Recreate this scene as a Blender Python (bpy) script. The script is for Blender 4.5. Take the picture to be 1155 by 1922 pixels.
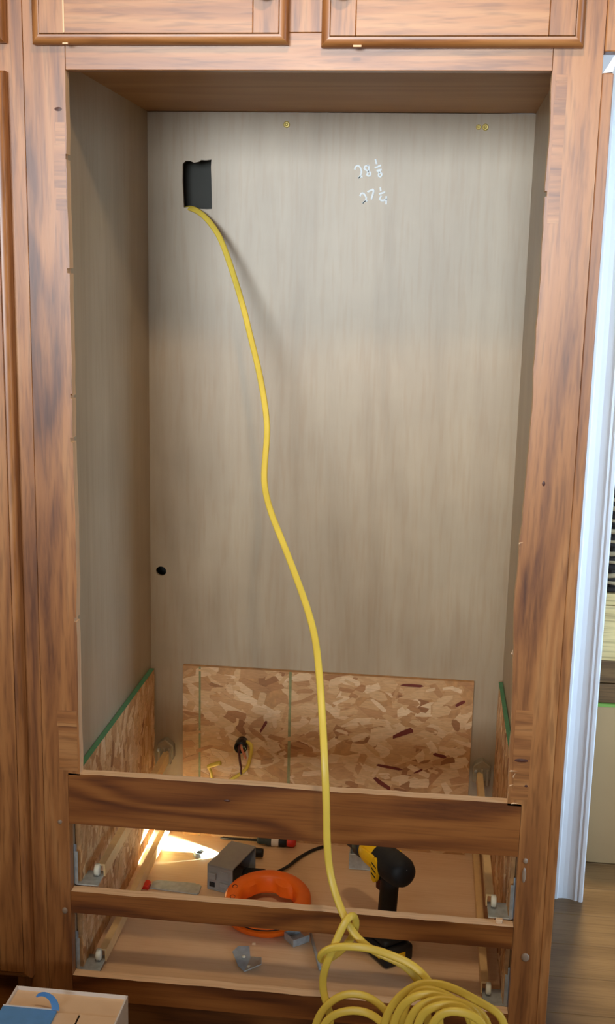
import bpy, bmesh, math, random
from mathutils import Vector, Matrix

# ---------------------------------------------------------------- clear
for o in list(bpy.data.objects):
    bpy.data.objects.remove(o, do_unlink=True)
scene = bpy.context.scene
COL = scene.collection
rnd = random.Random(11)

# ---------------------------------------------------------------- camera
CAM_POS = [0.57038, -1.74479, 1.36191]
CAM_R, CAM_U, CAM_F = [0.99342, 0.112537, 0.021249], [-0.043453, 0.198712, 0.979094], [-0.105962, 0.973575, -0.202294]
CAM_LENS = 39.8045
cam_data = bpy.data.cameras.new('camera')
cam_data.sensor_fit = 'VERTICAL'
cam_data.sensor_height = 36.0
cam_data.lens = CAM_LENS
cam_data.clip_start = 0.02
cam = bpy.data.objects.new('camera', cam_data)
COL.objects.link(cam)
cam.matrix_world = Matrix(((CAM_R[0], CAM_U[0], -CAM_F[0], CAM_POS[0]),
                           (CAM_R[1], CAM_U[1], -CAM_F[1], CAM_POS[1]),
                           (CAM_R[2], CAM_U[2], -CAM_F[2], CAM_POS[2]),
                           (0, 0, 0, 1)))
scene.camera = cam

# ---------------------------------------------------------------- world and light
world = bpy.data.worlds.new('world')
scene.world = world
world.use_nodes = True
bg = world.node_tree.nodes['Background']
bg.inputs[0].default_value = (1.0, 0.70, 0.40, 1)
bg.inputs[1].default_value = 0.12

def area_light(name, loc, target, size, size_y, power, color, spread=180):
    d = bpy.data.lights.new(name, 'AREA')
    d.shape = 'RECTANGLE'
    d.size = size; d.size_y = size_y
    d.energy = power; d.color = color
    d.spread = math.radians(spread)
    o = bpy.data.objects.new(name, d)
    COL.objects.link(o)
    o.location = loc
    o.rotation_euler = (Vector(target) - Vector(loc)).to_track_quat('-Z', 'Y').to_euler()
    return o

def spot_light(name, loc, target, power, color, angle, blend, radius):
    d = bpy.data.lights.new(name, 'SPOT')
    d.energy = power; d.color = color
    d.spot_size = math.radians(angle); d.spot_blend = blend
    d.shadow_soft_size = radius
    o = bpy.data.objects.new(name, d)
    COL.objects.link(o)
    o.location = loc
    o.rotation_euler = (Vector(target) - Vector(loc)).to_track_quat('-Z', 'Y').to_euler()
    return o

# daylight through the window across the kitchen, behind the photographer
area_light('window_daylight', (-0.10, -4.2, 1.70), (0.42, 0.4, 1.60), 2.2, 1.1, 13.2, (0.82, 0.92, 1.0), spread=40)
# daylight of the glazed door further right, falls on the casing
area_light('side_window_daylight', (2.9, -0.8, 1.3), (0.9, 0.65, 0.95), 0.9, 1.6, 9, (0.50, 0.73, 1.0), spread=44)
# recessed ceiling lights of the kitchen
spot_light('ceiling_can_light', (0.55, -1.0, 2.40), (0.45, 0.1, 0.8), 34, (1.0, 0.76, 0.50), 120, 0.9, 0.06)
spot_light('ceiling_can_light', (-0.75, -1.1, 2.40), (-0.2, 0.1, 0.7), 10, (1.0, 0.76, 0.50), 120, 0.9, 0.05)
# lamp of the room behind the doorway
spot_light('next_room_light', (1.012, 1.02, 2.40), (1.0, 0.4, 0.0), 115, (1.0, 0.84, 0.58), 110, 0.6, 0.05)

scene.view_settings.view_transform = 'Standard'
scene.view_settings.look = 'None'
scene.view_settings.gamma = 1.0
scene.view_settings.use_curve_mapping = False
scene.view_settings.exposure = 0.1

# ---------------------------------------------------------------- helpers
def lin(r, g, b):
    def f(c):
        c /= 255.0
        return c / 12.92 if c <= 0.04045 else ((c + 0.055) / 1.055) ** 2.4
    return (f(r), f(g), f(b), 1.0)

def link_mesh(name, V, F, mats, parent=None, mi=None, smooth=False, origin=None):
    """V in world coordinates; the object sits at `origin`, or shares the parent's origin."""
    me = bpy.data.meshes.new(name)
    if parent is not None:
        off = parent['_o']
    else:
        off = origin if origin else (0, 0, 0)
    me.from_pydata([(v[0] - off[0], v[1] - off[1], v[2] - off[2]) for v in V], [], F)
    if not isinstance(mats, (list, tuple)):
        mats = [mats]
    for m in mats:
        me.materials.append(m)
    if mi:
        for p, k in zip(me.polygons, mi):
            p.material_index = k
    if smooth:
        for p in me.polygons:
            p.use_smooth = True
    me.update()
    o = bpy.data.objects.new(name, me)
    COL.objects.link(o)
    if parent is not None:
        o.parent = parent
    else:
        o.location = off
    o['_o'] = tuple(float(q) for q in off)
    return o

def fix_normals(o):
    bm = bmesh.new(); bm.from_mesh(o.data)
    bmesh.ops.recalc_face_normals(bm, faces=bm.faces)
    bm.to_mesh(o.data); bm.free()
    return o

def bevel(o, w, seg=2, angle=30):
    bm = bmesh.new(); bm.from_mesh(o.data)
    bmesh.ops.recalc_face_normals(bm, faces=bm.faces)
    es = [e for e in bm.edges if len(e.link_faces) == 2 and e.calc_face_angle(0) > math.radians(angle)]
    bmesh.ops.bevel(bm, geom=es, offset=w, segments=seg, affect='EDGES', profile=0.5)
    bm.to_mesh(o.data); bm.free()
    return o

def empty(name, loc, label=None, cat=None, group=None):
    o = bpy.data.objects.new(name, None)
    COL.objects.link(o)
    o.location = loc
    o['_o'] = tuple(float(q) for q in loc)
    tag(o, label, cat, group)
    return o

def tag(o, label=None, cat=None, group=None, kind=None):
    if label: o['label'] = label
    if cat: o['category'] = cat
    if group: o['group'] = group
    if kind: o['kind'] = kind
    return o

BOXF = [(0, 3, 2, 1), (4, 5, 6, 7), (0, 1, 5, 4), (1, 2, 6, 5), (2, 3, 7, 6), (3, 0, 4, 7)]
def boxv(x0, x1, y0, y1, z0, z1):
    return [(x0, y0, z0), (x1, y0, z0), (x1, y1, z0), (x0, y1, z0),
            (x0, y0, z1), (x1, y0, z1), (x1, y1, z1), (x0, y1, z1)]

def box(name, b, mat, parent=None, bev=0.0, seg=2, origin=None, mi=None, rot=None):
    """rot = (angle, axis) turns the box about its centre."""
    V = boxv(*b)
    if rot:
        c = Vector(((b[0] + b[1]) / 2, (b[2] + b[3]) / 2, (b[4] + b[5]) / 2))
        M = Matrix.Rotation(rot[0], 3, rot[1])
        V = [tuple(M @ (Vector(v) - c) + c) for v in V]
    if origin is None and parent is None:
        origin = ((b[0] + b[1]) / 2, (b[2] + b[3]) / 2, b[4])
    o = link_mesh(name, V, BOXF, mat, parent, mi=mi, origin=origin)
    if bev:
        bevel(o, bev, seg)
    return o

def prism(poly, axis, a0, a1, start=0):
    """polygon extruded along axis; returns V, F with side faces in edge order then two caps."""
    n = len(poly); V = []
    for a in (a0, a1):
        for (p, q) in poly:
            V.append({'x': (a, p, q), 'y': (p, a, q), 'z': (p, q, a)}[axis])
    F = [(i, (i + 1) % n, n + (i + 1) % n, n + i) for i in range(n)]
    F.append(tuple(range(n - 1, -1, -1))); F.append(tuple(range(n, 2 * n)))
    return V, F

def rounded_rect(w, h, r, n=3):
    pts = []
    for cx, cy, a0 in ((w/2 - r, h/2 - r, 0), (-w/2 + r, h/2 - r, 90), (-w/2 + r, -h/2 + r, 180), (w/2 - r, -h/2 + r, 270)):
        for k in range(n + 1):
            a = math.radians(a0 + 90 * k / n)
            pts.append((cx + r * math.cos(a), cy + r * math.sin(a)))
    return pts

def catmull(pts, step):
    P = [Vector(p) for p in pts]; out = []
    for i in range(len(P) - 1):
        p1, p2 = P[i], P[i + 1]
        p0 = P[i - 1] if i else p1 * 2 - p2
        p3 = P[i + 2] if i + 2 < len(P) else p2 * 2 - p1
        n = max(1, int((p2 - p1).length / step))
        for k in range(n):
            t = k / n
            out.append(0.5 * ((2 * p1) + (p2 - p0) * t + (2 * p0 - 5 * p1 + 4 * p2 - p3) * t * t + (3 * p1 - p0 - 3 * p2 + p3) * t ** 3))
    out.append(P[-1])
    return out

def sweep(path, section, up, scale=None, closed=False):
    """section (s, t): s along side = tangent x up, t along up."""
    P = [Vector(p) for p in path]; n = len(P); m = len(section); V = []; F = []
    up = Vector(up).normalized(); prev = None
    for i in range(n):
        if closed:
            t = P[(i + 1) % n] - P[i - 1]
        else:
            t = P[min(i + 1, n - 1)] - P[max(i - 1, 0)]
        t.normalize()
        nrm = up - t * up.dot(t)
        if nrm.length < 0.25 and prev is not None:
            nrm = prev - t * prev.dot(t)
        nrm.normalize()
        if prev is not None and not closed:
            nrm = (nrm * 0.35 + (prev - t * prev.dot(t)) * 0.65).normalized()
        prev = nrm
        s = t.cross(nrm)
        k = scale[i] if scale else 1.0
        for a, b in section:
            V.append(tuple(P[i] + s * a * k + nrm * b * k))
    for i in range(n if closed else n - 1):
        j = (i + 1) % n
        for q in range(m):
            F.append((i * m + q, i * m + (q + 1) % m, j * m + (q + 1) % m, j * m + q))
    if not closed:
        F.append(tuple(range(m - 1, -1, -1))); F.append(tuple(range((n - 1) * m, n * m)))
    return V, F

def circle(r, n=10):
    return [(r * math.cos(2 * math.pi * k / n), r * math.sin(2 * math.pi * k / n)) for k in range(n)]

def tube(name, path, r, mat, parent=None, n=10, step=None, up=(0.3, -1, 0.2), scale=None, origin=None):
    pts = catmull(path, step) if step else path
    V, F = sweep(pts, circle(r, n), up, scale)
    return fix_normals(link_mesh(name, V, F, mat, parent, smooth=True, origin=origin))

def lathe(profile, base, axis, n=24, closed=False):
    """profile (r, h) turned about axis through base."""
    ax = Vector(axis).normalized()
    a = ax.orthogonal().normalized(); b = ax.cross(a); base = Vector(base)
    m = len(profile); V = []; F = []
    for k in range(n):
        t = 2 * math.pi * k / n
        d = a * math.cos(t) + b * math.sin(t)
        for r, h in profile:
            V.append(tuple(base + ax * h + d * r))
    for k in range(n):
        k2 = (k + 1) % n
        for i in range(m if closed else m - 1):
            j = (i + 1) % m
            F.append((k * m + i, k2 * m + i, k2 * m + j, k * m + j))
    return V, F

def turned(name, profile, base, axis, mat, parent=None, n=24, smooth=True, origin=None, closed=False):
    V, F = lathe(profile, base, axis, n, closed)
    o = link_mesh(name, V, F, mat, parent, smooth=smooth, origin=origin)
    bm = bmesh.new(); bm.from_mesh(o.data)
    bmesh.ops.remove_doubles(bm, verts=bm.verts, dist=1e-6)
    bmesh.ops.dissolve_degenerate(bm, dist=1e-6, edges=bm.edges)
    bmesh.ops.recalc_face_normals(bm, faces=bm.faces)
    bm.to_mesh(o.data); bm.free()
    return o

def auto_smooth(o, ang=35):
    me = o.data
    bm = bmesh.new(); bm.from_mesh(me)
    for f in bm.faces: f.smooth = True
    for e in bm.edges:
        e.smooth = not (len(e.link_faces) == 2 and e.calc_face_angle(0) > math.radians(ang))
    bm.to_mesh(me); bm.free()
    return o

# ---------------------------------------------------------------- materials
def nodes_of(name):
    m = bpy.data.materials.new(name); m.use_nodes = True
    nt = m.node_tree
    return m, nt, nt.nodes['Principled BSDF']

def plain(name, col, rough=0.5, metal=0.0, noise=0.0, nscale=60.0, bump=0.0, coat=0.0):
    m, nt, p = nodes_of(name)
    p.inputs['Roughness'].default_value = rough
    p.inputs['Metallic'].default_value = metal
    p.inputs['Coat Weight'].default_value = coat
    tc = nt.nodes.new('ShaderNodeTexCoord')
    nz = nt.nodes.new('ShaderNodeTexNoise')
    nz.inputs['Scale'].default_value = nscale; nz.inputs['Detail'].default_value = 4
    nt.links.new(tc.outputs['Object'], nz.inputs['Vector'])
    cr = nt.nodes.new('ShaderNodeValToRGB')
    a = max(0.0, 1 - noise); b = 1 + noise
    cr.color_ramp.elements[0].position = 0.3; cr.color_ramp.elements[1].position = 0.7
    cr.color_ramp.elements[0].color = (col[0] * a, col[1] * a, col[2] * a, 1)
    cr.color_ramp.elements[1].color = (min(1, col[0] * b), min(1, col[1] * b), min(1, col[2] * b), 1)
    nt.links.new(nz.outputs['Fac'], cr.inputs['Fac'])
    nt.links.new(cr.outputs['Color'], p.inputs['Base Color'])
    if bump:
        bp = nt.nodes.new('ShaderNodeBump'); bp.inputs['Strength'].default_value = bump
        bp.inputs['Distance'].default_value = 0.002
        nt.links.new(nz.outputs['Fac'], bp.inputs['Height']); nt.links.new(bp.outputs['Normal'], p.inputs['Normal'])
    return m

def wood(name, axis, ramp, along=1.0, across=16.0, pores=0.35, rough=0.38, spec=0.5, coat=0.0, cathedral=0.35, bump=0.12, pore_across=260.0, detail=8, blotch=0.0, rings=7.0, pore_along=9.0):
    """long-grain wood: stretched noise for the figure, rings for cathedrals, fine dark pores."""
    m, nt, p = nodes_of(name); N = nt.nodes.new; L = nt.links.new
    tc = N('ShaderNodeTexCoord'); oi = N('ShaderNodeObjectInfo')
    mul = N('ShaderNodeVectorMath'); mul.operation = 'SCALE'
    mul.inputs[0].default_value = (3.7, 5.1, 4.3); L(oi.outputs['Random'], mul.inputs['Scale'])
    add = N('ShaderNodeVectorMath'); add.operation = 'ADD'
    L(tc.outputs['Object'], add.inputs[0]); L(mul.outputs['Vector'], add.inputs[1])
    def mapped(al, ac):
        mp = N('ShaderNodeMapping'); s = [ac, ac, ac]; s['xyz'.index(axis)] = al
        mp.inputs['Scale'].default_value = s; L(add.outputs['Vector'], mp.inputs['Vector']); return mp
    n1 = N('ShaderNodeTexNoise'); n1.inputs['Scale'].default_value = 1.0; n1.inputs['Detail'].default_value = detail
    n1.inputs['Roughness'].default_value = 0.66; n1.inputs['Distortion'].default_value = 0.8
    L(mapped(along, across).outputs[0], n1.inputs['Vector'])
    # contour lines of a broad stretched noise make the growth-ring figure
    n0 = N('ShaderNodeTexNoise'); n0.inputs['Scale'].default_value = 1.0; n0.inputs['Detail'].default_value = 1.5
    n0.inputs['Distortion'].default_value = 0.3
    L(mapped(along * 0.8, across * 0.55).outputs[0], n0.inputs['Vector'])
    k1 = N('ShaderNodeMath'); k1.operation = 'MULTIPLY'; k1.inputs[1].default_value = rings * 6.2832; L(n0.outputs['Fac'], k1.inputs[0])
    k2 = N('ShaderNodeMath'); k2.operation = 'SINE'; L(k1.outputs[0], k2.inputs[0])
    k3 = N('ShaderNodeMath'); k3.operation = 'MULTIPLY_ADD'; k3.inputs[1].default_value = 0.5; k3.inputs[2].default_value = 0.5; L(k2.outputs[0], k3.inputs[0])
    mx = N('ShaderNodeMix'); mx.data_type = 'FLOAT'; mx.inputs[0].default_value = cathedral
    L(n1.outputs['Fac'], mx.inputs[2]); L(k3.outputs[0], mx.inputs[3])
    cr = N('ShaderNodeValToRGB'); el = cr.color_ramp.elements
    while len(el) > 1: el.remove(el[-1])
    el[0].position = ramp[0][0]; el[0].color = ramp[0][1]
    for pos, c in ramp[1:]:
        e = el.new(pos); e.color = c
    L(mx.outputs[0], cr.inputs['Fac'])
    n2 = N('ShaderNodeTexNoise'); n2.inputs['Scale'].default_value = 1.0; n2.inputs['Detail'].default_value = 2
    L(mapped(pore_along, pore_across).outputs[0], n2.inputs['Vector'])
    pr = N('ShaderNodeValToRGB'); pr.color_ramp.elements[0].position = 0.32; pr.color_ramp.elements[1].position = 0.52
    d = 1 - pores
    pr.color_ramp.elements[0].color = (d, d * 0.96, d * 0.92, 1); pr.color_ramp.elements[1].color = (1, 1, 1, 1)
    L(n2.outputs['Fac'], pr.inputs['Fac'])
    mm = N('ShaderNodeMix'); mm.data_type = 'RGBA'; mm.blend_type = 'MULTIPLY'; mm.inputs[0].default_value = 1.0
    L(cr.outputs['Color'], mm.inputs[6]); L(pr.outputs['Color'], mm.inputs[7])
    out = mm.outputs[2]
    if blotch:
        n3 = N('ShaderNodeTexNoise'); n3.inputs['Scale'].default_value = 7.0; n3.inputs['Detail'].default_value = 3
        L(add.outputs['Vector'], n3.inputs['Vector'])
        br = N('ShaderNodeValToRGB'); br.color_ramp.elements[0].position = 0.35; br.color_ramp.elements[1].position = 0.65
        br.color_ramp.elements[0].color = (1 - blotch, 1 - blotch, 1 - blotch, 1); br.color_ramp.elements[1].color = (1, 1, 1, 1)
        L(n3.outputs['Fac'], br.inputs['Fac'])
        m3 = N('ShaderNodeMix'); m3.data_type = 'RGBA'; m3.blend_type = 'MULTIPLY'; m3.inputs[0].default_value = 1.0
        L(out, m3.inputs[6]); L(br.outputs['Color'], m3.inputs[7]); out = m3.outputs[2]
    L(out, p.inputs['Base Color'])
    p.inputs['Roughness'].default_value = rough
    p.inputs['Specular IOR Level'].default_value = spec
    p.inputs['Coat Weight'].default_value = coat; p.inputs['Coat Roughness'].default_value = 0.3
    bp = N('ShaderNodeBump'); bp.inputs['Strength'].default_value = bump; bp.inputs['Distance'].default_value = 0.001
    L(n2.outputs['Fac'], bp.inputs['Height']); L(bp.outputs['Normal'], p.inputs['Normal'])
    return m

HICK = [(0.28, lin(106, 60, 30)), (0.40, lin(146, 91, 46)), (0.53, lin(170, 111, 59)), (0.72, lin(186, 131, 78))]
HICK_SHADED = [(0.25, lin(88, 44, 14)), (0.40, lin(122, 68, 24)), (0.55, lin(142, 84, 34)), (0.75, lin(158, 98, 44))]  # darker copy of HICK; the dim warm light down low is put into the colour
M = {}
for a in 'xyz':
    M['hick_' + a] = wood('stained_hickory_' + a, a, HICK, along=1.4, across=20, pores=0.30, rough=0.42, coat=0.55, cathedral=0.16, pore_across=190, pore_along=16)
    M['rail_' + a] = wood('stained_hickory_rail_' + a, a, HICK_SHADED, along=2.0, across=20, pores=0.2, rough=0.45, coat=0.1, cathedral=0.36, rings=6)
    M['raw_' + a] = wood('raw_sawn_wood_' + a, a, [(0.2, lin(226, 186, 144)), (0.5, lin(240, 204, 164)), (0.8, lin(246, 216, 180))], along=3, across=30, pores=0.12, rough=0.75, spec=0.25, cathedral=0.05)
    M['maple_' + a] = wood('maple_veneer_' + a, a, [(0.25, lin(166, 146, 118)), (0.45, lin(178, 158, 130)), (0.6, lin(184, 165, 137)), (0.8, lin(192, 174, 147))], along=0.6, across=7, pores=0.04, blotch=0.09, rough=0.40, spec=0.5, cathedral=0.10, bump=0.03, pore_across=110, rings=9)
    M['ply_' + a] = wood('plywood_floor_' + a, a, [(0.25, lin(218, 180, 140)), (0.5, lin(228, 192, 152)), (0.75, lin(236, 204, 166))], along=1.2, across=7, pores=0.06, rough=0.55, cathedral=0.12, bump=0.04)
M['liner_top'] = wood('shaded_top_panel', 'x', [(0.2, lin(160, 114, 66)), (0.8, lin(184, 138, 88))], along=0.8, across=8, pores=0.08, rough=0.5)  # browner than the maple sides: the shadow overhead is put into its colour
M['knot'] = plain('dark_knot', lin(78, 40, 26), 0.5, noise=0.2, nscale=200)
M['white'] = plain('white_paint', lin(232, 234, 236), 0.42, noise=0.02, nscale=8)
M['wallpaint'] = plain('wall_paint', lin(196, 190, 178), 0.7, noise=0.03, nscale=30, bump=0.05)
M['cavity'] = plain('shaded_wall_cavity', lin(74, 72, 66), 0.8, noise=0.08, nscale=12)  # shade of the unlit cavity is put into this dark grey
M['galv'] = plain('galvanised_steel', lin(176, 184, 186), 0.42, 0.35, noise=0.18, nscale=90)
M['blue_steel'] = plain('zinc_steel', lin(158, 178, 196), 0.45, 0.2, noise=0.15, nscale=80)
M['grey_plastic'] = plain('grey_plastic', lin(150, 150, 148), 0.5, noise=0.05)
M['socket'] = plain('tan_plastic', lin(158, 146, 122), 0.45, noise=0.06)
M['clear_plastic'] = plain('milky_plastic', lin(150, 128, 108), 0.4, noise=0.05)
M['roller'] = plain('white_nylon', lin(225, 224, 205), 0.4)
M['almond'] = plain('almond_runner', lin(222, 186, 130), 0.45, noise=0.06)
M['yellow'] = plain('yellow_sheath', lin(236, 206, 84), 0.38, noise=0.05, nscale=25)
M['brass'] = plain('brass_screw', lin(226, 204, 120), 0.35, 0.3)
M['iron'] = plain('dark_bronze', lin(44, 36, 32), 0.4, 0.6)
M['black'] = plain('black_rubber', lin(26, 26, 27), 0.6, noise=0.15)
M['black_gloss'] = plain('black_gloss', lin(20, 22, 26), 0.18)
M['tool_yellow'] = plain('tool_yellow', lin(250, 196, 20), 0.4, noise=0.03)
M['orange'] = plain('orange_plastic', lin(250, 112, 18), 0.42, noise=0.03)
M['red'] = plain('red_plastic', lin(210, 40, 24), 0.4)
M['copper'] = plain('bare_copper', lin(214, 140, 110), 0.35, 0.7)
M['wire_white'] = plain('white_wire', lin(226, 214, 200), 0.4)
M['wire_dark'] = plain('dark_red_wire', lin(80, 24, 20), 0.4)
M['chalk'] = plain('chalk', lin(244, 252, 255), 0.9, noise=0.06, nscale=400)
M['green'] = plain('green_edge_paint', lin(84, 140, 100), 0.6, noise=0.12, nscale=120)
M['green_line'] = plain('printed_green_line', lin(140, 138, 92), 0.7, noise=0.25, nscale=90)
M['card'] = plain('brown_card', lin(250, 220, 186), 0.75, noise=0.05, nscale=14)
M['card_white'] = plain('white_card', lin(246, 246, 250), 0.6, noise=0.02)
M['blue'] = plain('blue_tape', lin(104, 172, 250), 0.55, noise=0.05)
M['beige'] = plain('beige_board', lin(170, 140, 98), 0.65, noise=0.03, nscale=10)
M['brown_board'] = wood('brown_board', 'x', [(0.2, lin(92, 66, 36)), (0.8, lin(122, 92, 56))], rough=0.5)
M['pale_board'] = wood('pale_board', 'x', [(0.2, lin(196, 170, 112)), (0.8, lin(222, 198, 142))], along=1.5, across=10, rough=0.6)
M['lime'] = plain('green_strip', lin(120, 160, 70), 0.6)
M['straw_dark'] = plain('dark_woven_cord', lin(40, 34, 30), 0.8, noise=0.2)
M['straw_pale'] = plain('pale_woven_cord', lin(180, 162, 128), 0.8, noise=0.15)

def plank_mat(name, c0, c1):
    return wood(name, 'x', [(0.2, c0), (0.5, tuple((a + b) / 2 for a, b in zip(c0, c1))), (0.8, c1)], along=1.6, across=14, pores=0.2, rough=0.42, cathedral=0.22, rings=5)
M['plank_a'] = plank_mat('floor_oak_dark', lin(104, 78, 48), lin(150, 120, 80))
M['plank_b'] = plank_mat('floor_oak_mid', lin(120, 92, 58), lin(164, 132, 90))
M['plank_c'] = plank_mat('floor_oak_light', lin(134, 106, 68), lin(176, 146, 100))
M['joint'] = plain('floor_joint', lin(52, 40, 30), 0.8)

def strand_mat(name, per_object):
    m, nt, p = nodes_of(name); N = nt.nodes.new; L = nt.links.new
    if per_object:
        src = N('ShaderNodeObjectInfo').outputs['Random']
    else:
        src = N('ShaderNodeNewGeometry').outputs['Random Per Island']
    cr = N('ShaderNodeValToRGB'); el = cr.color_ramp.elements
    ramp = [(0.0, lin(150, 98, 58)), (0.04, lin(182, 130, 82)), (0.2, lin(202, 154, 104)), (0.45, lin(212, 168, 118)), (0.7, lin(222, 182, 134)), (1.0, lin(234, 202, 160))]
    el[0].position = 0; el[0].color = ramp[0][1]; el[1].position = 1; el[1].color = ramp[-1][1]
    for pos, c in ramp[1:-1]:
        e = el.new(pos); e.color = c
    L(src, cr.inputs['Fac'])
    tc = N('ShaderNodeTexCoord'); mp = N('ShaderNodeMapping'); mp.inputs['Scale'].default_value = (60, 60, 320)
    nz = N('ShaderNodeTexNoise'); nz.inputs['Scale'].default_value = 1.0; nz.inputs['Detail'].default_value = 3
    L(tc.outputs['Object'], mp.inputs['Vector']); L(mp.outputs['Vector'], nz.inputs['Vector'])
    r2 = N('ShaderNodeValToRGB'); r2.color_ramp.elements[0].position = 0.3; r2.color_ramp.elements[0].color = (0.82, 0.8, 0.77, 1)
    r2.color_ramp.elements[1].position = 0.6
    L(nz.outputs['Fac'], r2.inputs['Fac'])
    mm = N('ShaderNodeMix'); mm.data_type = 'RGBA'; mm.blend_type = 'MULTIPLY'; mm.inputs[0].default_value = 1.0
    L(cr.outputs['Color'], mm.inputs[6]); L(r2.outputs['Color'], mm.inputs[7]); L(mm.outputs[2], p.inputs['Base Color'])
    p.inputs['Roughness'].default_value = 0.6
    return m
M['strand'] = strand_mat('wood_strand', False)
M['strand_one'] = strand_mat('wood_strand_single', True)
M['osb'] = plain('strand_board_core', lin(188, 140, 90), 0.7, noise=0.2, nscale=70)
M['strand_red'] = plain('red_brown_strand', lin(112, 40, 24), 0.6, noise=0.1)

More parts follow.
